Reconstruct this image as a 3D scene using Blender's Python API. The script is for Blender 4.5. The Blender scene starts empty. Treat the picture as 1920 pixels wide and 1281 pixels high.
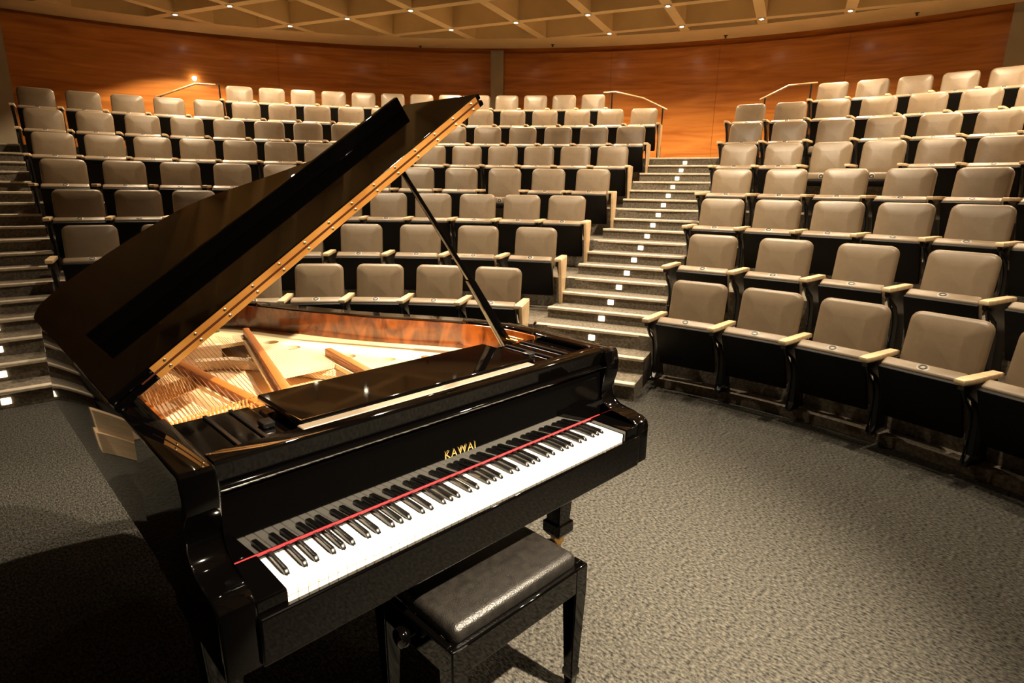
import bpy, bmesh, math, random
from mathutils import Vector, Matrix
random.seed(7)
S = bpy.context.scene
C = S.collection
D = bpy.data
rad = math.radians
PI = math.pi

# ------------------------------------------------------------------ camera, world, exposure
# (world origin: front bass corner of the keyboard, X along the keys, Y away from the player)
CAM = dict(f=1108.05, yaw=.78, pitch=.2546, roll=.0144, loc=(-.4276, -1.1036, 1.5766))
cd = D.cameras.new('camera'); cam = D.objects.new('camera', cd); C.objects.link(cam); S.camera = cam
cd.sensor_fit = 'HORIZONTAL'; cd.sensor_width = 36.0; cd.lens = CAM['f'] * 36.0 / 1920.0
cd.clip_start = .02; cd.clip_end = 100
_y, _p, _r = CAM['yaw'], CAM['pitch'], CAM['roll']
fw = Vector((math.sin(_y) * math.cos(_p), math.cos(_y) * math.cos(_p), -math.sin(_p)))
rt = Vector((math.cos(_y), -math.sin(_y), 0)); up = rt.cross(fw)
rt2 = math.cos(_r) * rt + math.sin(_r) * up
up2 = -math.sin(_r) * rt + math.cos(_r) * up
cam.matrix_world = Matrix(((rt2.x, up2.x, -fw.x, CAM['loc'][0]), (rt2.y, up2.y, -fw.y, CAM['loc'][1]),
                           (rt2.z, up2.z, -fw.z, CAM['loc'][2]), (0, 0, 0, 1)))

w = D.worlds.new('world'); S.world = w; w.use_nodes = True
w.node_tree.nodes['Background'].inputs[0].default_value = (1, .75, .5, 1)
w.node_tree.nodes['Background'].inputs[1].default_value = 0.

S.view_settings.view_transform = 'Standard'; S.view_settings.look = 'None'
S.view_settings.gamma = 1.0; S.view_settings.use_curve_mapping = False
S.view_settings.exposure = 0.0

WARM = (1.0, .77, .50)
WARM2 = (1.0, .83, .60)

def spot(name, loc, target, power, angle, blend=.5, size=.05, col=WARM):
    l = D.lights.new(name, 'SPOT'); l.energy = power; l.spot_size = rad(angle); l.spot_blend = blend
    l.shadow_soft_size = size; l.color = col
    o = D.objects.new(name, l); C.objects.link(o); o.location = loc
    d = Vector(target) - Vector(loc); o.rotation_euler = d.to_track_quat('-Z', 'Y').to_euler()
    return o

# unseen spots on the ceiling grid: stage lights inferred from shadows, then added fills
KEYS = [((1.30, -2.25, 4.12), (1.02, .10, .6), 5800, 48, .95),
        ((3.0, 3.4, 4.12), (1.2, 2.4, 0), 1100, 78, 1.),
        ((5.6, -.6, 4.12), (.40, 1.15, .88), 3000, 26, .6),
        ((5.4, 2.2, 4.12), (6.0, 2.4, 0), 700, 115, 1.),  # added fill for the lower rows by the carpet, no fixture seen
        ((3.2, 4.4, 4.12), (4.2, 5.2, 0), 420, 90, 1.)]  # second added fill, for the rows behind the piano
for _a in (47, 63, 79, 94, 109):          # ring of added overhead fills for the front row, no lamps seen there
    _x, _y2 = -.52 + 3.9 * math.sin(rad(_a)), .382 + 3.9 * math.cos(rad(_a))
    KEYS.append(((_x, _y2, 4.12), (_x, _y2, 0), 340, 112, 1.))
# the lamp grid of the ceiling (crossings of its beams), continued above the picture
ZC = 4.2
GO = Vector((7.0735, 6.492)); GA = Vector((1.1594, .4387))
ga = GA.normalized(); gb = Vector((ga.y, -ga.x)); SP = 1.225
GA = ga * SP; GB = gb * SP
def on_grid(x, y):
    r_ = Vector((x, y)) - GO
    return round(r_.dot(ga) / SP), round(r_.dot(gb) / SP)
def in_picture(p):
    d_ = Vector(p) - Vector(CAM['loc']); zz = d_.dot(fw)
    if zz <= 0: return None
    x_ = 960 + CAM['f'] * d_.dot(rt2) / zz; y_ = 640.5 - CAM['f'] * d_.dot(up2) / zz
    return (x_, y_) if -15 < x_ < 1935 and -15 < y_ < 1296 else None
USED = set()
for i, (a, b, pw, an, bl) in enumerate(KEYS):
    gi = on_grid(a[0], a[1])
    if gi in USED: continue
    USED.add(gi); q_ = GO + GA * gi[0] + GB * gi[1]; a2 = (q_.x, q_.y, ZC - .03)
    if b[2] == 0 and abs(a[0] - b[0]) < .01: b = (q_.x, q_.y, 0)
    assert in_picture(a2) is None
    spot('key_or_added_fill_offscreen', a2, b, pw, an, bl, .045, WARM2)

# ------------------------------------------------------------------ materials
def mat(name, col, rough=.5, metal=0., coat=0., emit=None, estr=0., spec=.5, sheen=0.):
    m = D.materials.new(name); m.use_nodes = True
    b = m.node_tree.nodes['Principled BSDF']
    b.inputs['Base Color'].default_value = (*col, 1); b.inputs['Roughness'].default_value = rough
    b.inputs['Metallic'].default_value = metal; b.inputs['Coat Weight'].default_value = coat
    b.inputs['Coat Roughness'].default_value = .03
    b.inputs['Specular IOR Level'].default_value = spec
    b.inputs['Sheen Weight'].default_value = sheen
    if emit:
        b.inputs['Emission Color'].default_value = (*emit, 1); b.inputs['Emission Strength'].default_value = estr
    return m

def noisy(m, c1, c2, scale, stretch=(1, 1, 1), detail=4, bump=0., bscale=None, rough_var=0, coords='Object', dist=0., p=(.35, .65)):
    nt = m.node_tree; b = nt.nodes['Principled BSDF']
    tc = nt.nodes.new('ShaderNodeTexCoord'); mp = nt.nodes.new('ShaderNodeMapping')
    mp.inputs['Scale'].default_value = stretch
    nt.links.new(tc.outputs[coords], mp.inputs[0])
    n = nt.nodes.new('ShaderNodeTexNoise'); n.inputs['Scale'].default_value = scale; n.inputs['Detail'].default_value = detail
    n.inputs['Distortion'].default_value = dist
    nt.links.new(mp.outputs[0], n.inputs['Vector'])
    r = nt.nodes.new('ShaderNodeValToRGB'); r.color_ramp.elements[0].color = (*c1, 1); r.color_ramp.elements[1].color = (*c2, 1)
    r.color_ramp.elements[0].position = p[0]; r.color_ramp.elements[1].position = p[1]
    nt.links.new(n.outputs['Fac'], r.inputs[0]); nt.links.new(r.outputs[0], b.inputs['Base Color'])
    if bump:
        n2 = nt.nodes.new('ShaderNodeTexNoise'); n2.inputs['Scale'].default_value = bscale or scale; n2.inputs['Detail'].default_value = 3
        nt.links.new(mp.outputs[0], n2.inputs['Vector'])
        bp = nt.nodes.new('ShaderNodeBump'); bp.inputs['Strength'].default_value = bump; bp.inputs['Distance'].default_value = .01
        nt.links.new(n2.outputs['Fac'], bp.inputs['Height']); nt.links.new(bp.outputs[0], b.inputs['Normal'])
    return m

M = {}
M['lacquer'] = mat('black_lacquer', (.0006, .0005, .0005), .04, spec=.5)
M['satin'] = mat('black_satin_paint', (.002, .002, .002), .3)
M['white_key'] = mat('white_key', (.82, .79, .72), .18)
M['key_wood'] = mat('key_front', (.78, .72, .62), .3)
M['black_key'] = mat('black_key', (.0025, .002, .0018), .26)
M['felt'] = mat('red_felt', (.26, .006, .011), .9)
M['brass'] = noisy(mat('brass', (.85, .5, .16), .24, 1.0), (.66, .34, .08), (.90, .54, .18), 6)
M['hinge'] = noisy(mat('hinge_brass', (.8, .45, .13), .3, .55), (.26, .10, .016), (.46, .215, .05), 5)
M['screw'] = mat('brass_screw', (1., .78, .42), .2, 1.0)
M['chrome'] = mat('chrome', (.8, .8, .78), .12, 1.0)
M['plate'] = noisy(mat('gold_plate_paint', (.8, .55, .26), .4, .2), (.82, .61, .33), (.90, .70, .42), 3, detail=2)
M['strut'] = mat('bronze_strut', (.33, .10, .014), .4, .1)
M['pin'] = mat('pin_brass', (.62, .30, .08), .35, .5)
M['soundboard'] = noisy(mat('spruce', (.8, .58, .34), .4), (.72, .50, .28), (.86, .64, .40), 14, (1, .08, 1), 5)
M['veneer'] = noisy(mat('burl_veneer', (.5, .15, .03), .22, coat=.6), (.055, .010, .0015), (.19, .048, .006), 13, (1, 1, .55), 6, dist=1.2)
M['copper'] = mat('copper_string', (.92, .62, .38), .35, .8)
M['steel'] = mat('steel_string', (.75, .70, .62), .3, 1.0)
M['vinyl'] = noisy(mat('black_vinyl', (.02, .018, .016), .33), (.006, .0052, .0045), (.011, .0095, .008), 40, bump=.25, bscale=260)
M['fabric'] = noisy(mat('taupe_upholstery', (.2, .165, .125), .37, spec=.5), (.190, .138, .086), (.212, .155, .098), 14, detail=3, bump=.10, bscale=320)
M['plastic'] = mat('black_plastic', (.0035, .003, .0026), .55, spec=.2)
M['seat_metal'] = mat('black_powdercoat', (.008, .008, .0085), .3, spec=.5)
M['maple'] = noisy(mat('maple_wood', (.74, .54, .31), .4, coat=.1), (.66, .45, .24), (.78, .58, .35), 8, (1, 6, 1), 4)
M['tag'] = mat('seat_tag_black', (.012, .01, .01), .4)
M['tagplate'] = mat('seat_tag_plate', (.36, .31, .25), .35)
M['carpet'] = noisy(mat('grey_carpet', (.09, .092, .09), .95, spec=.15), (.010, .010, .0095), (.100, .092, .076), 105, (1., .55, 1), detail=5, bump=1., bscale=150, p=(.32, .70))
M['step_carpet'] = noisy(mat('step_carpet', (.2, .17, .13), .9, spec=.2), (.11, .090, .066), (.22, .185, .14), 45, detail=5, bump=.4, bscale=160)
M['tier_carpet'] = M['step_carpet']
M['nosing'] = noisy(mat('pale_step_nosing', (.5, .43, .32), .6), (.52, .44, .33), (.64, .55, .43), 30)
M['plaster'] = noisy(mat('beige_plaster', (.32, .27, .19), .85), (.42, .35, .24), (.48, .40, .28), 3)
M['ceiling'] = noisy(mat('cream_ceiling_paint', (.5, .38, .2), .85), (.56, .42, .21), (.62, .47, .245), 2)
M['lamp'] = mat('downlight_lens', (1, .9, .7), .4, emit=(1, .82, .55), estr=60)
M['steplamp'] = mat('step_light_lens', (1, .9, .7), .4, emit=(1, .80, .52), estr=3.2)
M['wallglobe'] = mat('wall_lamp_globe', (1, .9, .7), .4, emit=(1, .88, .66), estr=22)
M['rail_wood'] = noisy(mat('handrail_wood', (.4, .22, .1), .35, coat=.3), (.34, .18, .08), (.46, .27, .13), 8)
M['desk_rail'] = mat('pale_desk_rail', (.17, .135, .095), .4, .3)
M['hinge_gap'] = mat('hinge_gap', (.03, .008, .004), .95, spec=.05)
M['trimring'] = mat('downlight_ring', (.55, .48, .38), .4)
M['gold_text'] = mat('gold_lettering', (.9, .62, .22), .25, 1.0)
M['beech'] = noisy(mat('beech_block', (.6, .43, .26), .5), (.55, .39, .23), (.64, .47, .3), 6, (1, 1, 8), 4)

def wood_wall():
    m = mat('plywood_panel', (.4, .2, .06), .26, coat=.3)
    m.node_tree.nodes['Principled BSDF'].inputs['Coat Roughness'].default_value = .14
    noisy(m, (.46, .142, .025), (.74, .285, .062), 1.6, (.5, .5, 5.5), 7, dist=.9, p=(.3, .7))
    return m
M['plywood'] = wood_wall()

# ------------------------------------------------------------------ helpers
def link(name, me, m, parent=None):
    if isinstance(m, str): m = M[m]
    if not me.materials: me.materials.append(m)
    o = D.objects.new(name, me); C.objects.link(o)
    if parent: o.parent = parent
    return o

def to_mesh(name, bm, smooth=None):
    bmesh.ops.recalc_face_normals(bm, faces=bm.faces)
    me = D.meshes.new(name); bm.to_mesh(me); bm.free()
    if smooth is not None:
        for p in me.polygons: p.use_smooth = True
        me.set_sharp_from_angle(angle=rad(smooth))
    return me

def flatten_big(me, k=6, caps_only=False):
    ps = sorted(me.polygons, key=lambda p: -p.area)
    if caps_only:
        for p in me.polygons:
            if len(p.vertices) > 4: p.use_smooth = False
        for p in ps[:2]: p.use_smooth = False
    else:
        for p in ps[:k]: p.use_smooth = False
    return me

def box_bm(bm, x0, x1, y0, y1, z0, z1, bev=0., seg=2):
    r = bmesh.ops.create_cube(bm, size=1)
    vs = r['verts']
    for v in vs:
        v.co = Vector((x0 if v.co.x < 0 else x1, y0 if v.co.y < 0 else y1, z0 if v.co.z < 0 else z1))
    if bev:
        es = list({e for v in vs for e in v.link_edges})
        bmesh.ops.bevel(bm, geom=es, offset=bev, segments=seg, affect='EDGES', profile=.5)
    return bm

def box(name, x0, x1, y0, y1, z0, z1, m, parent=None, bev=0., seg=2):
    bm = bmesh.new(); box_bm(bm, x0, x1, y0, y1, z0, z1, bev, seg)
    return link(name, flatten_big(to_mesh(name, bm, 35 if bev else None)), m, parent)

def prism_bm(bm, poly, axis, a0, a1, bev=0., seg=2):
    """poly: 2D points; axis 'x': points are (y,z); 'y': (x,z); 'z': (x,y)"""
    def P(p, a):
        return {'x': (a, p[0], p[1]), 'y': (p[0], a, p[1]), 'z': (p[0], p[1], a)}[axis]
    v0 = [bm.verts.new(P(p, a0)) for p in poly]; v1 = [bm.verts.new(P(p, a1)) for p in poly]
    n = len(poly)
    fs = [bm.faces.new(v0), bm.faces.new(v1)]
    for i in range(n): fs.append(bm.faces.new((v0[i], v0[(i + 1) % n], v1[(i + 1) % n], v1[i])))
    if bev:
        es = list(set(list(fs[0].edges) + list(fs[1].edges)))
        bmesh.ops.bevel(bm, geom=es, offset=bev, segments=seg, affect='EDGES', profile=.5)
    return bm

def prism(name, poly, axis, a0, a1, m, parent=None, bev=0., smooth=30, seg=2):
    bm = bmesh.new(); prism_bm(bm, poly, axis, a0, a1, bev, seg)
    return link(name, flatten_big(to_mesh(name, bm, smooth), caps_only=True) if bev else to_mesh(name, bm, smooth), m, parent)

def tube_bm(bm, pts, r, n=8, caps=True):
    pts = [Vector(p) for p in pts]; rs = r if isinstance(r, (list, tuple)) else [r] * len(pts)
    rings = []
    for i, p in enumerate(pts):
        t = (pts[min(i + 1, len(pts) - 1)] - pts[max(i - 1, 0)]).normalized()
        a = t.cross(Vector((0, 0, 1)))
        if a.length < 1e-4: a = Vector((1, 0, 0))
        a.normalize(); b = t.cross(a)
        rings.append([bm.verts.new(p + rs[i] * (math.cos(2 * PI * k / n) * a + math.sin(2 * PI * k / n) * b)) for k in range(n)])
    for i in range(len(rings) - 1):
        for k in range(n):
            bm.faces.new((rings[i][k], rings[i][(k + 1) % n], rings[i + 1][(k + 1) % n], rings[i + 1][k]))
    if caps:
        bm.faces.new(rings[0]); bm.faces.new(rings[-1])
    return bm

def tube(name, pts, r, m, parent=None, n=8):
    bm = bmesh.new(); tube_bm(bm, pts, r, n)
    return link(name, to_mesh(name, bm, 40), m, parent)

def lathe_bm(bm, prof, n=16, c=(0, 0, 0)):
    rings = []
    for r, z in prof:
        rings.append([bm.verts.new((c[0] + r * math.cos(2 * PI * k / n), c[1] + r * math.sin(2 * PI * k / n), c[2] + z)) for k in range(n)])
    for i in range(len(rings) - 1):
        for k in range(n):
            bm.faces.new((rings[i][k], rings[i][(k + 1) % n], rings[i + 1][(k + 1) % n], rings[i + 1][k]))
    bm.faces.new(rings[0]); bm.faces.new(rings[-1])
    return bm

def tag(o, label, cat, group=None):
    o['label'] = label; o['category'] = cat
    if group: o['group'] = group
    return o

def struct(o, label=None):
    o['kind'] = 'structure'
    if label: o['label'] = label
    return o

def empty(name, loc=(0, 0, 0), rz=0):
    o = D.objects.new(name, None); C.objects.link(o); o.location = loc; o.rotation_euler = (0, 0, rz)
    o.empty_display_size = .1
    return o

# ------------------------------------------------------------------ hall geometry
CX, CY = -.52, .382                       # centre of the seating arcs
RK = [4.418, 5.287, 6.178, 7.075, 7.979, 8.875, 9.767, 10.658]      # backrest radius of each row
ZF = [.07, .375, .683, 1.002, 1.334, 1.68, 2.035, 2.395]            # floor level of each row
RF = [4.33] + [r - .83 for r in RK[1:]]                              # front edge of each tier
WX, WY, WR = -.16, .44, 11.6              # back wall circle
ZC = 4.2                                  # ceiling height

def pol(r, a, cx=CX, cy=CY):
    a = rad(a); return (cx + r * math.sin(a), cy + r * math.cos(a))

def arc_block(name, r0, r1, a0, a1, z0, z1, m, parent=None, step=2., cx=CX, cy=CY):
    n = max(1, int(abs(a1 - a0) / step)); bm = bmesh.new(); R = []
    for i in range(n + 1):
        a = a0 + (a1 - a0) * i / n
        p, q = pol(r0, a, cx, cy), pol(r1, a, cx, cy)
        R.append([bm.verts.new((*p, z0)), bm.verts.new((*q, z0)), bm.verts.new((*q, z1)), bm.verts.new((*p, z1))])
    for i in range(n):
        for k in range(4):
            bm.faces.new((R[i][k], R[i][(k + 1) % 4], R[i + 1][(k + 1) % 4], R[i + 1][k]))
    bm.faces.new(R[0]); bm.faces.new(R[-1])
    return link(name, to_mesh(name, bm, 20), m, parent)

# floor
bm = bmesh.new()
vs = [bm.verts.new((WX + 11.9 * math.sin(2 * PI * i / 96), WY + 11.9 * math.cos(2 * PI * i / 96), 0)) for i in range(96)]
bm.faces.new(vs)
vs2 = [bm.verts.new((v.co.x, v.co.y, -.1)) for v in vs]
bm.faces.new(vs2)
for i in range(96): bm.faces.new((vs[i], vs[(i + 1) % 96], vs2[(i + 1) % 96], vs2[i]))
struct(link('floor', to_mesh('floor', bm), 'carpet'), 'flecked grey carpet of the stage floor')

# seating tiers
A_L, A_R = -22., 118.
def tier(k, a0, a1, r1):
    o = arc_block('seating_tier', RF[k], r1, a0, a1, max(ZF[k] - .45, -.02), ZF[k], 'tier_carpet')
    struct(o)
tier(0, 10.5, 61.0, RF[1] + .02); tier(0, 76.6, A_R, RF[1] + .02)
for k in range(1, 6): tier(k, A_L, A_R, RF[k + 1] + .02)
tier(6, A_L, A_R, 12.0)
tier(7, 22.9, 59.9, 12.0); tier(7, 77.4, A_R, 12.0)

# back wall: plywood panels between plaster ends
wall = struct(empty('wall_back'), 'curved plywood-panelled back wall')
seams = [5.75, 15.63, 26.25, 36.5, 46.61, None, 47.94, 58.43, 68.34, 78.73, 89.2]
def wallseg(name, a0, a1, m, parent, r=WR, t=.06, z0=-.1, z1=ZC, step=1.2):
    return arc_block(name, r, r + t, a0, a1, z0, z1, m, parent, step, WX, WY)
for i in range(len(seams) - 1):
    if seams[i] is None or seams[i + 1] is None: continue
    g = .012
    wallseg('plywood_panel', seams[i] + g, seams[i + 1] - g, 'plywood', wall, z0=1.9, z1=ZC - .028)
wallseg('backing', 5.0, 90., 'plywood', wall, WR + .05, .15, -.1, ZC + .4, 3)
cl = wallseg('pilaster', 46.65, 47.9, 'plaster', wall, WR - .12, .2, 1.9, ZC)
struct(wallseg('wall_left', -90., 5.75, 'plaster', None, WR - .02, .2, -.1, ZC + .4, 3), 'plain beige plaster wall beside the left stairs')
struct(wallseg('wall_right', 89.25, 185., 'plaster', None, WR - .12, .3, -.1, ZC + .4, 3), 'plain beige plaster wall at the end of the panelling')
struct(wallseg('wall_front', 185., 270., 'plaster', None, WR - .02, .2, -.1, ZC + .4, 3), 'plain plaster wall behind the stage')

# ceiling: slab, flat rim band, diagonal beams
bm = bmesh.new()
vs = [bm.verts.new((WX + 11.9 * math.sin(2 * PI * i / 96), WY + 11.9 * math.cos(2 * PI * i / 96), ZC + .34)) for i in range(96)]
vs2 = [bm.verts.new((v.co.x, v.co.y, ZC + .45)) for v in vs]
bm.faces.new(vs); bm.faces.new(vs2)
for i in range(96): bm.faces.new((vs[i], vs[(i + 1) % 96], vs2[(i + 1) % 96], vs2[i]))
ceil = struct(link('ceiling', to_mesh('ceiling', bm), 'ceiling'), 'cream coffered ceiling with diagonal beams')
RI = 10.85
arc_block('rim_band', RI, WR + .03, 0, 360, ZC, ZC + .34, 'ceiling', ceil, 2.5)
cc = Vector((CX, CY))
def beam(o0, d, dz):
    rel = o0 - cc; b = rel.dot(d); q = b * b - rel.length_squared + (RI + .05) ** 2
    if q <= .05: return
    s = math.sqrt(q); t0, t1 = -b - s, -b + s
    n = Vector((-d.y, d.x)) * .075
    p = [o0 + d * t0 - n, o0 + d * t1 - n, o0 + d * t1 + n, o0 + d * t0 + n]
    prism('beam', [(v.x, v.y) for v in p], 'z', ZC + dz, ZC + .34, 'ceiling', ceil, 0, None)
for i in range(-19, 9): beam(GO + GA * i, gb, .001)
for j in range(-14, 16): beam(GO + GB * j, ga, .003)

# downlights at the beam crossings of the audience side
ring_bm = bmesh.new(); lathe_bm(ring_bm, [(.030, -.012), (.055, -.012), (.06, 0), (.060, .03), (.030, .03)], 16)
ring_me = to_mesh('trim_ring', ring_bm, 40); ring_me.materials.append(M['trimring'])
lens_bm = bmesh.new(); lathe_bm(lens_bm, [(.001, -.014), (.028, -.014), (.030, -.008), (.030, .01), (.001, .01)], 16)
lens_me = to_mesh('lens', lens_bm, 40); lens_me.materials.append(M['lamp'])
SEEN = [(446, 13), (350, 33), (557, 51), (658, 36), (773, 17), (849, 54), (969, 40), (1100, 23), (1141, 62), (1247, 7), (1272, 48), (1420, 34), (1583, 17)]
for i in range(-19, 9):
    for j in range(-14, 16):
        p = GO + GA * i + GB * j; rel = p - cc; r = rel.length; a = math.degrees(math.atan2(rel.x, rel.y))
        if r > RI - .03 or r < 5.0 or not (17 < a < 104): continue
        if r < 8.3 and (i % 2 or j % 2): continue
        px = in_picture((p.x, p.y, ZC))
        if px and not any(abs(px[0] - u) < 28 and abs(px[1] - v) < 16 for u, v in SEEN): continue
        if (i, j) in USED: continue
        t = empty('downlight', (p.x, p.y, ZC))
        tag(t, 'small round warm downlight glowing where two ceiling beams cross', 'downlight', 'downlights of the ceiling grid')
        link('trim_ring', ring_me, 'trimring', t); link('lens' if px else 'lens_offscreen', lens_me, 'lamp', t)
        # the lamp by the left stair head throws the hard-edged scallop on the panelling
        hard = px and abs(px[0] - 350) < 30
        spot('downlight_lamp' if px else 'downlight_lamp_offscreen', (p.x, p.y, ZC - .03), (p.x, p.y, 0), 340., 124 if hard else 130, .2 if hard else 1., .04, WARM)
# small wall lamp by the handrail
x, y = pol(WR, 19.02, WX, WY)
wl = tag(empty('wall_lamp', (x, y, 3.44), -rad(19.02)), 'small glowing wall lamp on the plywood above the left handrail', 'wall lamp')
bm = bmesh.new(); lathe_bm(bm, [(.045, 0), (.045, .012), (.03, .02), (.012, .022)], 16)
bmesh.ops.transform(bm, matrix=Matrix.Rotation(rad(90), 4, 'X'), verts=bm.verts)
link('back_plate', to_mesh('back_plate', bm, 40), 'trimring', wl)
bm = bmesh.new(); bmesh.ops.create_uvsphere(bm, u_segments=16, v_segments=10, radius=.04)
bmesh.ops.translate(bm, vec=(0, -.05, 0), verts=bm.verts)
link('globe', to_mesh('globe', bm, 60), 'wallglobe', wl)
# sprinkler heads on the rim band
sp_bm = bmesh.new(); lathe_bm(sp_bm, [(.035, 0), (.035, -.006), (.012, -.012), (.012, -.035), (.022, -.037), (.022, -.041), (.002, -.041)], 12)
sp_me = to_mesh('ceiling_sprinkler', sp_bm, 40); sp_me.materials.append(M['satin'])
for a, r in ((53.8, 11.35), (41.0, 11.5), (69.4, 11.4), (83.5, 11.35)):
    o = link('ceiling_sprinkler', sp_me, 'satin'); x, y = pol(r, a); o.location = (x, y, ZC)
    tag(o, 'tiny dark sprinkler head on the flat ceiling rim', 'sprinkler', 'sprinkler heads on the ceiling rim')

# ------------------------------------------------------------------ stairs
def stairs(name, axis, half, label, lat=0., first=0):
    """three steps per tier; the third tread of each trio is the tier itself"""
    root = struct(empty(name), label)
    ax = rad(axis); u = Vector((math.sin(ax), math.cos(ax))); n = Vector((u.y, -u.x)); c0 = Vector((CX, CY))
    rz = -ax
    for k in range(1, 7):
        zlo = 0. if k == 1 else ZF[k - 1]
        rise = (ZF[k] - zlo) / 3
        for s in range(3):
            r0 = RF[k] - .297 * (2 - s); z1 = zlo + rise * (s + 1)
            hw = half if s < 2 else half + .02
            if s < 2:
                st = box('step', -hw, hw, 0, RF[k] + .05 - r0, zlo - .02, z1, 'step_carpet', root)
            else:
                st = box('step', -hw, hw, 0, .30, z1 - .05, z1 + .004, 'step_carpet', root)
            p = c0 + u * r0
            st.location = (p.x, p.y, 0); st.rotation_euler = (0, 0, rz)
            bm = bmesh.new(); box_bm(bm, -hw, hw, -.020, .04, z1 - .018, z1 + .008, .005, 1)
            link('nosing', to_mesh('nosing', bm, 35), 'nosing', st)
            bm = bmesh.new(); box_bm(bm, lat - .029, lat + .029, -.012, .006, z1 - rise * .5 - .030, z1 - rise * .5 + .018, .004, 1)
            link('step_light', to_mesh('step_light', bm, 35), 'steplamp', st)
    return root
stairs('stair_flight', 68.7, .53, 'carpeted stairs with pale nosings and small lit riser lights')
stairs('stair_flight', 4.1, .56, 'dim carpeted stairs with pale nosings beside the left wall', .04)

# handrails at the ends of the top row
def handrail(pts, posts, label):
    t = empty('handrail', (*pol(11.1, pts[0][0]), pts[0][1] - .9))
    inv = Vector(t.location)
    bm = bmesh.new(); tube_bm(bm, [Vector((*pol(r, a), z)) - inv for a, z, r in pts], .017, 8)
    link('rail', to_mesh('rail', bm, 40), 'rail_wood', t)
    for a, z, r, zb in posts:
        bm = bmesh.new(); tube_bm(bm, [Vector((*pol(r, a), zb)) - inv, Vector((*pol(r, a), z)) - inv], .014, 8)
        link('post', to_mesh('post', bm, 40), 'seat_metal', t)
    tag(t, label, 'handrail')
handrail([(59.0, 3.30, 11.1), (60.1, 3.31, 11.1), (62.7, 3.19, 11.1), (65.0, 2.98, 11.1)], [(59.8, 3.30, 11.1, 2.39), (64.6, 3.01, 11.1, 2.03)],
         'thin handrail sloping to the lit stairs from the end of the top row')
handrail([(73.0, 3.08, 11.1), (75.2, 3.28, 11.1), (77.4, 3.29, 11.1)], [(76.95, 3.29, 11.1, 2.03), (73.4, 3.11, 11.1, 2.03)],
         'thin handrail rising to the top row of the block beside the open carpet')
handrail([(17.5, 3.00, 11.1), (18.4, 3.07, 11.1), (20.7, 3.26, 11.1), (22.4, 3.27, 11.1)], [(22.7, 3.27, 11.1, 2.03), (17.9, 3.03, 11.1, 2.03)],
         'thin handrail under the bright wall glow at the left stairs')

# ------------------------------------------------------------------ theatre seats
def rrect(w, h, r, n=5):
    pts = []
    for cx_, cz_, a0 in ((w / 2 - r, h / 2 - r, 0), (-w / 2 + r, h / 2 - r, 90), (-w / 2 + r, -h / 2 + r, 180), (w / 2 - r, -h / 2 + r, 270)):
        for i in range(n + 1):
            a = rad(a0 + 90 * i / n); pts.append((cx_ + r * math.cos(a), cz_ + r * math.sin(a)))
    return pts

def cushion_mesh(name, w, h, t, r, bev, m, xf, crown=.012):
    """rounded pad in the XZ plane, front at y=0 (facing -Y), thickness t along +Y, then moved by xf"""
    bm = bmesh.new(); n = 4
    loops = []
    for d, ins in ((t, 0), (bev, 0), (bev * .35, bev * .3), (0, bev), (-crown, w * .26)):
        hh = h - 2 * ins; ww = w - 2 * ins; rr = max(r - ins * .6, .012)
        loops.append([bm.verts.new((x, d, z)) for x, z in rrect(ww, hh, min(rr, hh / 2 - .001), n)])
    for a, b in zip(loops, loops[1:]):
        for i in range(len(a)): bm.faces.new((a[i], a[(i + 1) % len(a)], b[(i + 1) % len(a)], b[i]))
    bm.faces.new(loops[0]); bm.faces.new(loops[-1])
    bmesh.ops.transform(bm, matrix=xf, verts=bm.verts)
    me = to_mesh(name, bm, 50); me.materials.append(M[m]); return me

# backrest: leans back, top edge at z .82
BW, BH = .425, .43
lean = rad(11)
bx = Matrix.Translation((0, -.065, .61)) @ Matrix.Rotation(-lean, 4, 'X')
back_me = cushion_mesh('backrest', BW, BH, .06, .06, .026, 'fabric', bx, .016)
shell_bm = bmesh.new(); prism_bm(shell_bm, rrect(BW - .012, BH - .02, .055, 4), 'y', .06, .078, .006, 1)
bmesh.ops.transform(shell_bm, matrix=bx, verts=shell_bm.verts)
shell_me = to_mesh('back_shell', shell_bm, 40); shell_me.materials.append(M['plastic'])
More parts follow.
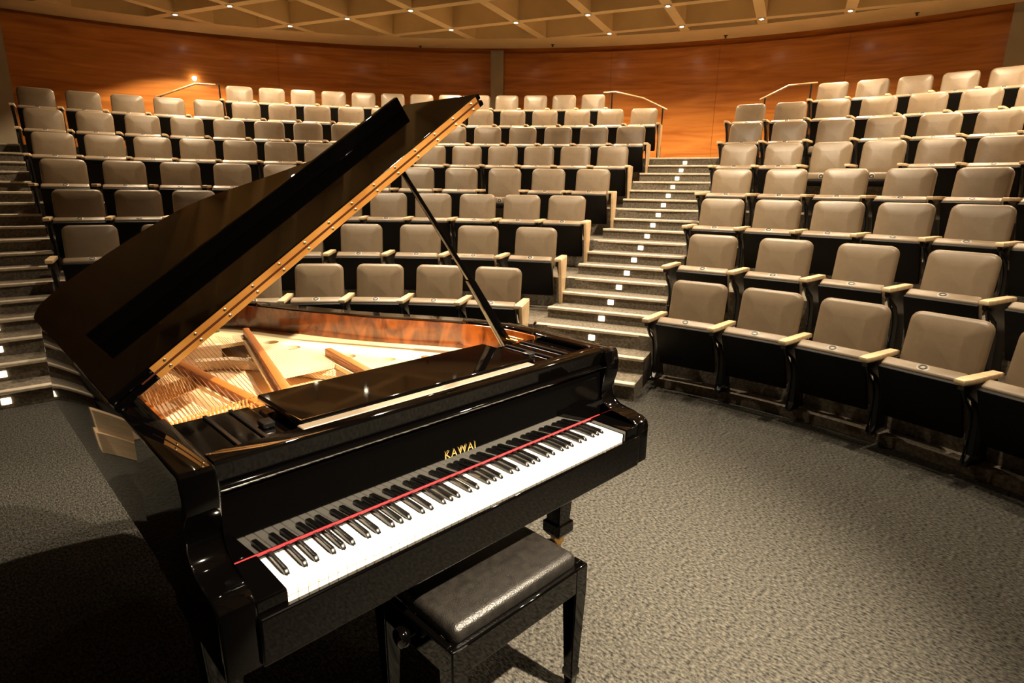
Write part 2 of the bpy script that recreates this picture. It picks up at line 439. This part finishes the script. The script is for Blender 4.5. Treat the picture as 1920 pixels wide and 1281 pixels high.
# tipped-up seat: pad local frame: Z along seat depth (front edge at +Z), front face (-Y) = underside
def seat_xf(down=False):
    if down:
        R_ = Matrix.Rotation(rad(84), 4, 'X'); T = Matrix.Translation((0, -.21, .355))
    else:
        R_ = Matrix.Rotation(rad(26), 4, 'X'); T = Matrix.Translation((0, -.205, .330))
    return T @ R_
def seat_meshes(down):
    xf = seat_xf(down)
    # pad: sits behind the pan
    bm = bmesh.new(); box_bm(bm, -.218, .218, .0, .085, -.19, .21, .02, 3)
    bmesh.ops.transform(bm, matrix=xf, verts=bm.verts)
    pad = to_mesh('seat_pad', bm, 40); pad.materials.append(M['fabric'])
    bm = bmesh.new(); box_bm(bm, -.221, .221, -.024, .006, -.195, .200, .012, 2)
    bmesh.ops.transform(bm, matrix=xf, verts=bm.verts)
    pan = to_mesh('seat_pan', bm, 40); pan.materials.append(M['plastic'])
    # number tag on the front edge: oval plate and dark ring
    bm = bmesh.new()
    lathe_bm(bm, [(.001, .003), (.027, .003), (.031, 0), (.001, 0)], 16)
    bmesh.ops.transform(bm, matrix=xf @ Matrix.Translation((0, .042, .209)) @ Matrix.Diagonal((1.15, 1, 1, 1)), verts=bm.verts)
    plate = to_mesh('number_plate', bm, 40); plate.materials.append(M['tagplate'])
    bm = bmesh.new()
    N = 20
    rr = [[bm.verts.new((ra * math.cos(2 * PI * i / N) * 1.1, ra * math.sin(2 * PI * i / N), zz)) for i in range(N)] for ra, zz in ((.012, .0035), (.012, .006), (.021, .006), (.021, .0035))]
    for a, b in zip(rr, rr[1:]):
        for i in range(N):
            if i == 2: continue
            bm.faces.new((a[i], a[(i + 1) % N], b[(i + 1) % N], b[i]))
    bmesh.ops.transform(bm, matrix=xf @ Matrix.Translation((0, .042, .209)), verts=bm.verts)
    ring = to_mesh('seat_number', bm, 40); ring.materials.append(M['tag'])
    return pad, pan, plate, ring
SEAT_UP = seat_meshes(False); SEAT_DN = seat_meshes(True)
# armrest (maple) and stanchion (black metal) centred on x=0
bm = bmesh.new(); prism_bm(bm, [(-.027, -.40), (.027, -.40), (.030, -.34), (.030, -.02), (-.030, -.02), (-.030, -.34)], 'z', .522, .552, .006, 2)
arm_me = to_mesh('armrest', bm, 40); arm_me.materials.append(M['maple'])
bm = bmesh.new()
prism_bm(bm, [(-.375, .522), (-.05, .522), (-.02, .46), (-.035, .30), (.005, .05), (.03, .03), (.03, 0), (-.17, 0), (-.17, .03), (-.13, .06), (-.15, .30), (-.20, .40), (-.30, .455), (-.372, .49)], 'x', -.017, .017, .006, 2)
stan_me = to_mesh('stanchion', bm, 40); stan_me.materials.append(M['seat_metal'])
bm = bmesh.new()   # curved brace on the front of the stanchion
tube_bm(bm, [(0, -.345, .49), (0, -.30, .42), (0, -.235, .36), (0, -.20, .27), (0, -.195, .17), (0, -.20, .03)], .011, 6)
brace_me = to_mesh('brace', bm, 50); brace_me.materials.append(M['seat_metal'])
bm = bmesh.new()
prism_bm(bm, [(-.395, .545), (-.07, .545), (-.07, .47), (-.12, .30), (-.15, .10), (-.19, .04), (-.27, .04), (-.30, .10), (-.36, .40), (-.395, .50)], 'x', 0, .028, .006, 2)
panel_me = to_mesh('end_panel', bm, 40); panel_me.materials.append(M['maple'])

ORD = ['', 'first', 'second', 'third', 'fourth', 'fifth', 'sixth', 'seventh', 'eighth', 'ninth', 'tenth', 'eleventh', 'twelfth', 'thirteenth', 'fourteenth', 'fifteenth', 'sixteenth', 'seventeenth', 'eighteenth']
ROWN = ['front row', 'second row', 'third row', 'fourth row', 'fifth row', 'sixth row', 'seventh row', 'top row']
def chair(k, ang, pitch_deg, label, group, last=False, panel=False, down=False):
    x, y = pol(RK[k], ang)
    t = empty('theatre_seat', (x, y, ZF[k]), -rad(ang))
    tag(t, label, 'seat', group)
    hp = math.tan(rad(pitch_deg / 2)) * (RK[k] - .15)
    link('backrest', back_me, 'fabric', t); link('back_shell', shell_me, 'plastic', t)
    s = SEAT_DN if down else SEAT_UP
    p = link('seat', s[0], 'fabric', t); link('seat_pan', s[1], 'plastic', p)
    q = link('number_plate', s[2], 'tagplate', p); link('seat_number', s[3], 'tag', p)
    sides = [-1, 1] if last else [-1]
    for sd in sides:
        a = link('armrest', arm_me, 'maple', t); a.location = (sd * hp, 0, 0)
        b = link('stanchion', stan_me, 'seat_metal', t); b.location = (sd * hp, 0, 0)
        c = link('brace', brace_me, 'seat_metal', b)
    if panel:
        e = link('end_panel', panel_me, 'maple', t); e.location = (hp + .012, 0, 0)
    return t
CEN = [(57.5, 7.1, 7), (59.4, 6.626, 8), (60.82, 4.884, 11), (62.0, 4.644, 12), (62.72, 3.751, 15), (63.45, 3.588, 16), (63.84, 3.215, 18), (58.29, 2.816, 13)]
RGT = [(80.3, 7.07, 5), (78.16, 6.66, 5), (76.5, 4.95, 6), (75.45, 4.68, 6), (74.55, 3.8, 7), (73.92, 3.6, 7), (73.3, 3.28, 7), (78.94, 2.85, 6)]
DOWN_C = {(3, 3)}; DOWN_R = {(4, 3), (4, 4), (5, 3)}
for k in range(8):
    a0, d, n = CEN[k]
    for i in range(1, n + 1):
        dn = (k, i) in DOWN_C
        lab = f'taupe tip-up seat, {ORD[i]} from the lit stairs in the {ROWN[k]} behind the piano'
        if dn: lab = f'taupe seat folded down, {ORD[i]} from lit stairs in the {ROWN[k]} behind the piano'
        # low-angle side carries the arm; the stair-side chair closes the row with an end panel
        chair(k, a0 - d * (i - 1), d, lab, f'{ROWN[k]} seats behind the piano', last=(i == 1), panel=(i == 1), down=dn)
    a0, d, n = RGT[k]
    for i in range(1, n + 1):
        dn = (k, i) in DOWN_R
        lab = f'taupe tip-up seat, {ORD[i]} from the lit stairs in the {ROWN[k]} beside the open carpet'
        if dn: lab = f'taupe seat folded down, {ORD[i]} from lit stairs in the {ROWN[k]} beside the open carpet'
        chair(k, a0 + d * (i - 1), d, lab, f'{ROWN[k]} seats beside the open carpet', last=(i == n), down=dn)

# ------------------------------------------------------------------ grand piano
piano = tag(empty('grand_piano', (.6, .9, 0)), 'glossy black grand piano with its lid propped open and front flap folded back', 'grand piano')
PO = Vector(piano.location)
def pp(o):                       # parent a piece modelled in world coordinates
    o.parent = piano; o.matrix_parent_inverse = Matrix.Translation(-PO); return o
HX = -.142                       # spine plane
def smooth_curve(pts, n=6, closed=False):
    out = []
    for i in range(len(pts) - 1):
        p0 = Vector(pts[max(i - 1, 0)]); p1 = Vector(pts[i]); p2 = Vector(pts[i + 1]); p3 = Vector(pts[min(i + 2, len(pts) - 1)])
        for s in range(n):
            t = s / n
            out.append(.5 * ((2 * p1) + (p2 - p0) * t + (2 * p0 - 5 * p1 + 4 * p2 - p3) * t * t + (3 * p1 - p0 - 3 * p2 + p3) * t ** 3))
    out.append(Vector(pts[-1])); return out
# outline (u from the spine, y): starts at the front of the spine, round the tail, to the front of the treble side
TAIL = [(0, 1.98), (.012, 2.07), (.06, 2.16), (.15, 2.215), (.27, 2.225), (.42, 2.205), (.58, 2.16), (.70, 2.10), (.79, 2.03), (.86, 1.93), (.925, 1.80), (.99, 1.65), (1.07, 1.48), (1.165, 1.30), (1.28, 1.12), (1.39, .95), (1.465, .81), (1.50, .70), (1.509, .62)]
def outline(y0):
    o = [(0, y0)] + [(p.x, p.y) for p in smooth_curve(TAIL, 4)] + [(1.509, y0)]
    return o
def inset(pts, d):
    out = []
    for i, p in enumerate(pts):
        a = Vector(pts[max(i - 1, 0)]); b = Vector(pts[min(i + 1, len(pts) - 1)])
        t = (b - a).normalized(); n = Vector((t.y, -t.x))
        out.append((p[0] + n.x * d, p[1] + n.y * d))
    return out
def shell_strip(name, y0, d0, d1, z0, z1, m, bev=.004):
    O = outline(y0); A = inset(O, d0); B = inset(O, d1)
    bm = bmesh.new(); R = []
    for a, b in zip(A, B):
        R.append([bm.verts.new((HX + a[0], a[1], z0)), bm.verts.new((HX + b[0], b[1], z0)),
                  bm.verts.new((HX + b[0], b[1], z1)), bm.verts.new((HX + a[0], a[1], z1))])
    for r, s in zip(R, R[1:]):
        for k in range(4): bm.faces.new((r[k], r[(k + 1) % 4], s[(k + 1) % 4], s[k]))
    bm.faces.new(R[0]); bm.faces.new(R[-1])
    if bev:
        bm.edges.ensure_lookup_table()
        es = [e for e in bm.edges if abs(e.verts[0].co.z - z1) < 1e-6 and abs(e.verts[1].co.z - z1) < 1e-6 and len(e.link_faces) == 2 and any(abs(f.normal.z) < .5 or True for f in e.link_faces)]
        es = [e for e in es if not all(all(abs(v.co.z - z1) < 1e-6 for v in f.verts) for f in e.link_faces)]
        bmesh.ops.bevel(bm, geom=es, offset=bev, segments=2, affect='EDGES', profile=.5)
    return pp(link(name, to_mesh(name, bm, 35), m))
shell_strip('rim', .495, 0, .068, .655, 1.0, 'lacquer', .006)
shell_strip('inner_rim', .50, .0675, .080, .80, .990, 'veneer', .002)
# bottom board and key bed
O = inset(outline(.15), .05)
bmb = bmesh.new(); prism_bm(bmb, [(HX + p[0], p[1]) for p in O], 'z', .70, .74)
pp(link('case_bottom', to_mesh('case_bottom', bmb, 30), 'satin'))
pp(box('key_bed', HX + .01, 1.357, -.005, .50, .60, .68, 'lacquer', None, .004))
# arms with the S-curved front
armp = [(.50, .655), (.50, 1.0), (.152, 1.0), (.143, .992), (.136, .95), (.135, .91), (.150, .87), (.160, .845), (.158, .82), (.146, .795), (.122, .779), (.090, .772), (.045, .772), (.012, .768), (-.008, .755), (-.014, .735), (-.014, .60), (.30, .60), (.30, .655)]
for nm, x0, x1 in (('arm', HX - .0015, HX + .075), ('arm', 1.225 + .067, 1.3685)):
    pp(prism(nm, armp, 'x', x0, x1, 'lacquer', None, .007, 35, 3))
# key blocks, key slip
pp(box('key_block', HX + .07, -.003, -.012, .150, .66, .752, 'lacquer', None, .005))
pp(box('key_block', 1.228, 1.297, -.012, .150, .66, .752, 'lacquer', None, .005))
pp(box('key_slip', HX + .07, 1.297, -.026, -.006, .60, .7165, 'lacquer', None, .006, 3))
# keys
wk_bm = bmesh.new(); box_bm(wk_bm, .0006, .0229, 0, .158, .722, .735, .0012, 1)
wk = to_mesh('white_key', wk_bm, 35); wk.materials.append(M['white_key'])
kf_bm = bmesh.new(); box_bm(kf_bm, .0008, .0227, .0015, .15, .700, .7225)
kf = to_mesh('key_stick', kf_bm); kf.materials.append(M['key_wood'])
bk_bm = bmesh.new()
prof = [(.052, .733), (.060, .7455), (.066, .747), (.158, .747), (.158, .72), (.052, .72)]
prism_bm(bk_bm, prof, 'x', -.0060, .0060, .0018, 2)
bkm = to_mesh('black_key', bk_bm, 40); bkm.materials.append(M['black_key'])
KW = 1.225 / 52
for i in range(52):
    o = link('white_key', wk, 'white_key'); o.location = (i * KW, 0, 0); o.parent = piano; o.location -= PO
    q = link('key_stick', kf, 'key_wood', o)
names = 'ABCDEFG'
for i in range(51):
    nm = names[i % 7]
    if nm in 'ACDFG':
        off = {'A': .0018, 'C': -.0022, 'D': .0022, 'F': -.0025, 'G': 0}[nm]
        o = link('black_key', bkm, 'black_key'); o.parent = piano; o.location = Vector(((i + 1) * KW + off, 0, 0)) - PO
# red felt at the foot of the fallboard
pp(box('key_felt', HX + .08, 1.287, .1495, .1545, .7455, .7500, 'felt', None))
# fallboard: leaning glossy board, rounded top, stretcher behind
fb = [(.153, .738), (.158, .80), (.163, .885), (.1635, .905), (.167, .918), (.176, .926), (.188, .926), (.196, .918), (.20, .90), (.20, .738)]
fbo = pp(prism('fallboard', fb, 'x', HX + .0755, 1.2915, 'lacquer', None, 0, 25))
stc = [(.176, .932), (.170, .936), (.168, .944), (.166, .955), (.158, .985), (.156, .993), (.160, .999), (.17, 1.001), (.215, 1.001), (.215, .932)]
pp(prism('stretcher', stc, 'x', HX + .0755, 1.2915, 'lacquer', None, 0, 30))
pp(prism('fallboard_moulding', [(.160, .926), (.156, .930), (.156, .936), (.162, .941), (.18, .941), (.18, .922), (.168, .922)], 'x', HX + .0755, 1.2915, 'lacquer', None, 0, 50))
# maker's lettering
cu = D.curves.new('lettering', 'FONT'); cu.body = 'KAWAI'; cu.size = .034; cu.align_x = 'CENTER'; cu.extrude = .0006; cu.space_character = 1.15
tmp = D.objects.new('tmp', cu); C.objects.link(tmp)
bpy.context.view_layer.update()
me = D.meshes.new_from_object(tmp.evaluated_get(bpy.context.evaluated_depsgraph_get())); D.objects.remove(tmp)
me.materials.clear(); me.materials.append(M['gold_text'])
me.transform(Matrix.Translation((.61, .1565, .805)) @ Matrix.Rotation(rad(90 - 3.4), 4, 'X'))
lt = link('maker_lettering', me, 'gold_text'); pp(lt)
# music shelf and folded music desk
pp(box('music_shelf', HX + .075, 1.292, .205, .502, .945, .972, 'lacquer', None, .004))
pp(box('music_desk', .165, 1.02, .245, .515, .984, 1.004, 'lacquer', None, .008, 3))
pp(box('desk_ledge', .145, 1.0, .215, .240, .972, .984, 'lacquer', None, .004, 3))
pp(box('desk_rail', .15, .97, .196, .232, .985, 1.003, 'desk_rail', None, .005, 3))
for x0, x1 in ((-.06, .135), (1.045, 1.287)):
    pp(box('desk_slide', x0, x1, .225, .50, .972, .980, 'lacquer', None, .003))
for x in (.02, .085, 1.12, 1.20):
    pp(box('slide_rail', x - .006, x + .006, .23, .495, .980, .986, 'satin', None, .002, 1))
for x in (.115, 1.075):
    l = pp(box('desk_latch', x - .016, x + .016, .31, .35, .981, .996, 'satin', None, .004))
# soundboard, plate with openings, struts, strings
O2 = inset(outline(.5), .078)
sb = [(HX + p[0], p[1]) for p in O2]
bmb = bmesh.new(); prism_bm(bmb, sb, 'z', .795, .81); pp(link('soundboard', to_mesh('soundboard', bmb, 30), 'soundboard'))
def strut_line(a, b, y): t = (y - a[1]) / (b[1] - a[1]); return a[0] + (b[0] - a[0]) * t
S1 = ((.262, .52), (.165, 1.75)); S2 = ((.300, .52), (.60, 1.75)); S3 = ((.655, .52), (.715, 1.16)); S4 = ((.93, .52), (.95, .80))
pl_bm = bmesh.new()
def loop(pts, z):
    vs = [pl_bm.verts.new((x, y, z)) for x, y in pts]
    for i in range(len(vs)): pl_bm.edges.new((vs[i], vs[(i + 1) % len(vs)]))
ZP = .878
loop(sb, ZP)
holes = [(.575, 1.66, .026), (.626, 1.525, .032), (.655, 1.375, .036), (.765, 1.085, .033), (.868, .935, .030), (.985, .80, .025), (.50, 1.90, .028)]
for hx, hy, hr in holes:
    loop([(hx + hr * math.cos(2 * PI * i / 14), hy + hr * math.sin(2 * PI * i / 14)) for i in range(14)], ZP)
def quad(y0, y1, f0, f1):
    loop([(f0(y0), y0), (f1(y0), y0), (f1(y1), y1), (f0(y1), y1)], ZP)
quad(.80, 1.70, lambda y: -.045, lambda y: strut_line(*S1, y) - .03)
quad(.80, 1.62, lambda y: strut_line(*S1, y) + .03, lambda y: strut_line(*S2, y) - .03)
quad(.76, 1.02, lambda y: strut_line(*S2, y) + .03, lambda y: strut_line(*S3, y) - .03)
bmesh.ops.triangle_fill(pl_bm, use_beauty=True, edges=pl_bm.edges)
# drop triangles that filled a hole
def inside_hole(c):
    for hx, hy, hr in holes:
        if (c.x - hx) ** 2 + (c.y - hy) ** 2 < (hr * .97) ** 2: return True
    if .80 < c.y < 1.70 and -.045 < c.x < strut_line(*S1, c.y) - .03: return True
    if .80 < c.y < 1.62 and strut_line(*S1, c.y) + .03 < c.x < strut_line(*S2, c.y) - .03: return True
    if .76 < c.y < 1.02 and strut_line(*S2, c.y) + .03 < c.x < strut_line(*S3, c.y) - .03: return True
    return False
bad = [f for f in pl_bm.faces if inside_hole(f.calc_center_median())]
bmesh.ops.delete(pl_bm, geom=bad, context='FACES_ONLY')
ex = bmesh.ops.extrude_face_region(pl_bm, geom=list(pl_bm.faces))
bmesh.ops.translate(pl_bm, vec=(0, 0, -.016), verts=[v for v in ex['geom'] if isinstance(v, bmesh.types.BMVert)])
pp(link('iron_plate', to_mesh('iron_plate', pl_bm, 30), 'plate'))
for a, b in (S1, S2, S3, S4):
    a_ = Vector(a); b_ = Vector(b); d = (b_ - a_).normalized(); n = Vector((-d.y, d.x))
    w0 = .019
    bm = bmesh.new()
    prism_bm(bm, [(p.x, p.y) for p in (a_ - n * w0, b_ - n * w0 * .7, b_ + n * w0 * .7, a_ + n * w0)], 'z', ZP - .01, ZP + .032, .005, 2)
    pp(link('plate_strut', to_mesh('plate_strut', bm, 35), 'strut'))
# tuning pins, strings, dampers
def strings(name, segs, r, m):
    bm = bmesh.new()
    for a, b in segs: tube_bm(bm, [a, b], r, 4, False)
    o = pp(link(name, to_mesh(name, bm, 60), m)); o['kind'] = 'stuff'; return o
bass = [((-.045 + .0118 * i, .53, ZP + .026), (.03 + .0165 * i, 1.86 + .004 * i - .00012 * i * i, ZP + .020)) for i in range(26)]
strings('bass_strings', bass, .0016, 'copper')
ten = []
for i in range(60):
    x = .30 + .0105 * i
    xe = x + .16 - .0032 * i; ye = 1.75 - .0155 * i
    ten.append(((x, .53, ZP + .020), (xe, ye, ZP + .014)))
for i in range(26):
    x = .95 + .0105 * i
    ten.append(((x, .53, ZP + .020), (x - .03, .86 - .006 * i, ZP + .014)))
strings('treble_strings', ten, .0009, 'steel')
pin_bm = bmesh.new()
for row in range(3):
    for i in range(24):
        x = -.04 + .0122 * i + row * .003; y = .62 + row * .045 + .0022 * i
        tube_bm(pin_bm, [(x, y, ZP), (x, y, ZP + .032)], .0034, 6)
o = pp(link('bass_tuning_pins', to_mesh('bass_tuning_pins', pin_bm, 40), 'pin')); o['kind'] = 'stuff'
pin_bm = bmesh.new()
for row in range(2):
    for i in range(22):
        x = .0 + .0100 * i; y = 1.02 + .006 * i + row * .30
        tube_bm(pin_bm, [(x, y, ZP - .02), (x, y + .05, ZP + .018)], .004, 5)
o = pp(link('bass_bridge_pins', to_mesh('bass_bridge_pins', pin_bm, 40), 'pin')); o['kind'] = 'stuff'
pp(prism('bass_bridge', [(.02, 1.66), (.42, 1.56), (.43, 1.60), (.03, 1.70)], 'z', .808, ZP + .018, 'beech', None, .004))
bm = bmesh.new(); tube_bm(bm, [(.30, 1.52, .835), (.42, 1.46, .835), (.53, 1.30, .835), (.62, 1.10, .835), (.74, .92, .835), (.9, .78, .835)], .027, 8)
pp(link('treble_bridge', to_mesh('treble_bridge', bm, 40), 'beech'))

# lid: main board, front flap folded back on top, lip, hinge
TH = rad(34.7); LT = .021; LY = .60
def L(u, y, l):
    return (HX - .004 + u * math.cos(TH) - l * math.sin(TH), y, 1.004 + u * math.sin(TH) + l * math.cos(TH))
def lid_prism(name, poly, l0, l1, m, bev=.005, seg=3):
    bm = bmesh.new(); prism_bm(bm, poly, 'z', l0, l1, bev, seg)
    for v in bm.verts: v.co = Vector(L(*v.co))
    return pp(link(name, flatten_big(to_mesh(name, bm, 35), caps_only=True), m))
lo = [(max(p[0], 0) if p[0] < .01 else p[0] + .004, p[1] + .004) for p in outline(LY)]
lo[0] = (0, LY); lo[-1] = (1.513, LY)
lid = lid_prism('main_lid', lo, 0, LT, 'lacquer')
flap = lid_prism('front_flap', [(.004, LY), (1.511, LY), (1.511, LY + .46), (.004, LY + .46)], LT + .003, 2 * LT + .003, 'lacquer')
LIPY = LY + .41
bm = bmesh.new(); prism_bm(bm, [(.085, LIPY), (1.465, LIPY), (1.465, LIPY + .022), (.085, LIPY + .022)], 'z', 2 * LT + .002, 2 * LT + .056, .004, 3)
for v in bm.verts: v.co = Vector(L(*v.co))
lip = link('flap_lip', flatten_big(to_mesh('flap_lip', bm, 35)), 'lacquer'); lip.parent = flap
scr_bm = bmesh.new(); lathe_bm(scr_bm, [(.0042, 0), (.0042, .0012), (.0025, .0022), (.0004, .0022)], 8)
bmesh.ops.transform(scr_bm, matrix=Matrix.Rotation(rad(90), 4, 'X'), verts=scr_bm.verts)
scr = to_mesh('screw', scr_bm, 40); scr.materials.append(M['screw'])
for l0, l1 in ((.003, LT - .001), (LT + .004, 2 * LT)):
    bm = bmesh.new(); prism_bm(bm, [(.125, LY - .0025), (1.49, LY - .0025), (1.49, LY + .001), (.125, LY + .001)], 'z', l0, l1)
    for v in bm.verts: v.co = Vector(L(*v.co))
    h = pp(link('hinge_leaf', to_mesh('hinge_leaf', bm), 'hinge'))
    for i in range(14):
        o = link('screw', scr, 'screw', h); o.location = L(.165 + i * .0995, LY - .0025, (l0 + l1) / 2)
bm = bmesh.new(); tube_bm(bm, [L(.085, LY - .004, LT + .0015), L(1.49, LY - .004, LT + .0015)], .0026, 6)
pp(link('hinge_pin', to_mesh('hinge_pin', bm, 60), 'hinge_gap'))
for y in (.75, 1.25, 1.8):     # butt hinges along the spine
    bm = bmesh.new(); tube_bm(bm, [(HX - .006, y - .05, 1.006), (HX - .006, y + .05, 1.006)], .006, 8)
    pp(link('spine_hinge', to_mesh('spine_hinge', bm, 40), 'brass'))
# prop stick
pb = Vector((1.235, .60, .955)); pt = Vector(L(1.135, .70, -.004)); pm = pb.lerp(pt, .40)
def square_bar(name, a, b, wa, wb, m, bev=.003):
    a = Vector(a); b = Vector(b); t = (b - a).normalized(); n1 = t.cross(Vector((0, 1, 0))).normalized(); n2 = t.cross(n1)
    bm = bmesh.new(); R = []
    for p, w_ in ((a, wa), (b, wb)):
        R.append([bm.verts.new(p + (n1 * sx * w_[0] + n2 * sy * w_[1]) / 2) for sx, sy in ((-1, -1), (1, -1), (1, 1), (-1, 1))])
    bm.faces.new(R[0]); bm.faces.new(R[1])
    es = []
    for k in range(4): bm.faces.new((R[0][k], R[0][(k + 1) % 4], R[1][(k + 1) % 4], R[1][k]))
    if bev: bmesh.ops.bevel(bm, geom=list(bm.edges), offset=bev, segments=2, affect='EDGES', profile=.5)
    return link(name, to_mesh(name, bm, 35), m)
prop = pp(square_bar('prop_stick', pb, pt, (.022, .022), (.014, .014), 'lacquer'))
p2 = square_bar('prop_sleeve', pb - Vector((0, 0, .02)), pm, (.042, .030), (.030, .024), 'lacquer'); p2.parent = prop
bm = bmesh.new(); tube_bm(bm, [(1.255, .56, .955), (1.255, .64, .955)], .012, 10); pp(link('prop_pivot', to_mesh('prop_pivot', bm, 40), 'brass'))
pp(box('prop_bracket', 1.262, 1.286, .545, .655, .93, .972, 'brass', None, .004))
bm = bmesh.new(); tube_bm(bm, [(1.30, .52, .99), (1.30, .52, 1.03), (1.305, .51, 1.045)], [.005, .004, .006], 8); pp(link('lid_peg', to_mesh('lid_peg', bm, 40), 'chrome'))
pp(box('treble_cheek', 1.19, 1.292, .502, .56, .90, .955, 'veneer', None, .004))
# legs with casters
def leg(x, y):
    bm = bmesh.new()
    def ring(z, h): return [bm.verts.new((x + sx * h, y + sy * h, z)) for sx, sy in ((-1, -1), (1, -1), (1, 1), (-1, 1))]
    prof = [(.66, .062), (.60, .062), (.585, .056), (.56, .053), (.235, .036), (.225, .038), (.22, .047), (.175, .047), (.168, .040), (.158, .036)]
    R = [ring(z, h) for z, h in prof]
    for a, b in zip(R, R[1:]):
        for k in range(4): bm.faces.new((a[k], a[(k + 1) % 4], b[(k + 1) % 4], b[k]))
    bm.faces.new(R[0]); bm.faces.new(R[-1])
    bmesh.ops.bevel(bm, geom=[e for e in bm.edges if abs(e.verts[0].co.z - e.verts[1].co.z) > .004], offset=.004, segments=2, affect='EDGES')
    lg = pp(link('leg', to_mesh('leg', bm, 35), 'lacquer'))
    bm = bmesh.new(); lathe_bm(bm, [(.028, .160), (.030, .150), (.028, .125), (.018, .115), (.015, .08), (.02, .075), (.02, .06)], 14, (x, y, 0))
    c = link('caster_socket', to_mesh('caster_socket', bm, 40), 'brass', lg)
    bm = bmesh.new(); lathe_bm(bm, [(.012, -.014), (.033, -.014), (.036, -.010), (.036, .010), (.033, .014), (.012, .014)], 18)
    bmesh.ops.transform(bm, matrix=Matrix.Translation((x + .012, y, .036)) @ Matrix.Rotation(rad(90), 4, 'Y'), verts=bm.verts)
    link('caster_wheel', to_mesh('caster_wheel', bm, 40), 'brass', lg)
    bm = bmesh.new(); box_bm(bm, x - .006, x + .030, y - .022, y + .022, .03, .075, .006, 2)
    link('caster_fork', to_mesh('caster_fork', bm, 40), 'brass', lg)
leg(1.285, .335); leg(-.06, .335); leg(.42, 1.78)
# pedal lyre
ly = pp(box('pedal_box', .50, .74, .36, .46, .07, .15, 'lacquer', None, .008))
for x in (.545, .695):
    c = pp(square_bar('lyre_post', (x, .41, .14), (x, .41, .61), (.035, .035), (.045, .045), 'lacquer'))
for x in (.565, .62, .675):
    q = pp(box('pedal', x - .013, x + .013, .27, .37, .075, .088, 'brass', None, .005, 2))

# ------------------------------------------------------------------ piano bench
BX0, BX1, BY0, BY1 = .325, .855, -.150, .205
bench = tag(empty('piano_bench', ((BX0 + BX1) / 2, (BY0 + BY1) / 2, 0)), 'black piano bench with padded vinyl top pushed under the keyboard', 'bench')
BO = Vector(bench.location)
def bp_(o): o.parent = bench; o.matrix_parent_inverse = Matrix.Translation(-BO); return o
bm = bmesh.new(); box_bm(bm, BX0 + .022, BX1 - .026, BY0 + .018, BY1 - .018, .450, .508, .024, 5)
bp_(link('seat_pad', to_mesh('seat_pad', bm, 60), 'vinyl'))
bp_(box('apron', BX0, BX1, BY0, BY0 + .022, .380, .467, 'lacquer', None, .006, 3))
bp_(box('apron', BX0, BX1, BY1 - .022, BY1, .380, .467, 'lacquer', None, .006, 3))
bp_(box('apron', BX0, BX0 + .022, BY0 + .022, BY1 - .022, .380, .467, 'lacquer', None, .006, 3))
bp_(box('apron', BX1 - .022, BX1, BY0 + .022, BY1 - .022, .380, .467, 'lacquer', None, .006, 3))
for x, y in ((BX0 + .026, BY0 + .026), (BX1 - .026, BY0 + .026), (BX0 + .026, BY1 - .026), (BX1 - .026, BY1 - .026)):
    bm = bmesh.new()
    def ring(z, h): return [bm.verts.new((x + sx * h, y + sy * h, z)) for sx, sy in ((-1, -1), (1, -1), (1, 1), (-1, 1))]
    R = [ring(z, h) for z, h in ((.465, .0275), (.375, .0275), (.085, .018), (.08, .021), (.062, .021), (.056, .017), (0, .013))]
    for a, b in zip(R, R[1:]):
        for k in range(4): bm.faces.new((a[k], a[(k + 1) % 4], b[(k + 1) % 4], b[k]))
    bm.faces.new(R[0]); bm.faces.new(R[-1])
    bmesh.ops.bevel(bm, geom=[e for e in bm.edges if abs(e.verts[0].co.z - e.verts[1].co.z) > .004], offset=.004, segments=2, affect='EDGES')
    bp_(link('leg', to_mesh('leg', bm, 35), 'lacquer'))
for sx, x in ((-1, BX0), (1, BX1)):
    bm = bmesh.new(); yk = (BY0 + BY1) / 2
    lathe_bm(bm, [(.012, 0), (.012, .012), (.026, .018), (.030, .028), (.026, .040), (.01, .044)], 16)
    bmesh.ops.transform(bm, matrix=Matrix.Translation((x, yk, .423)) @ Matrix.Rotation(rad(90) * sx, 4, 'Y'), verts=bm.verts)
    bp_(link('height_knob', to_mesh('height_knob', bm, 40), 'lacquer'))

# pale low panel on the stage floor beside the piano (mirrored in the spine)
blk = tag(empty('stage_panel', (-.95, 3.08, 0)), 'pale low wooden panel standing on the carpet beside the piano tail', 'panel')
box('foot_board', -.55, .50, -.06, .06, 0, .155, 'beech', blk, .004)
box('upper_board', -.55, .47, -.03, .03, .15, .32, 'beech', blk, .004)
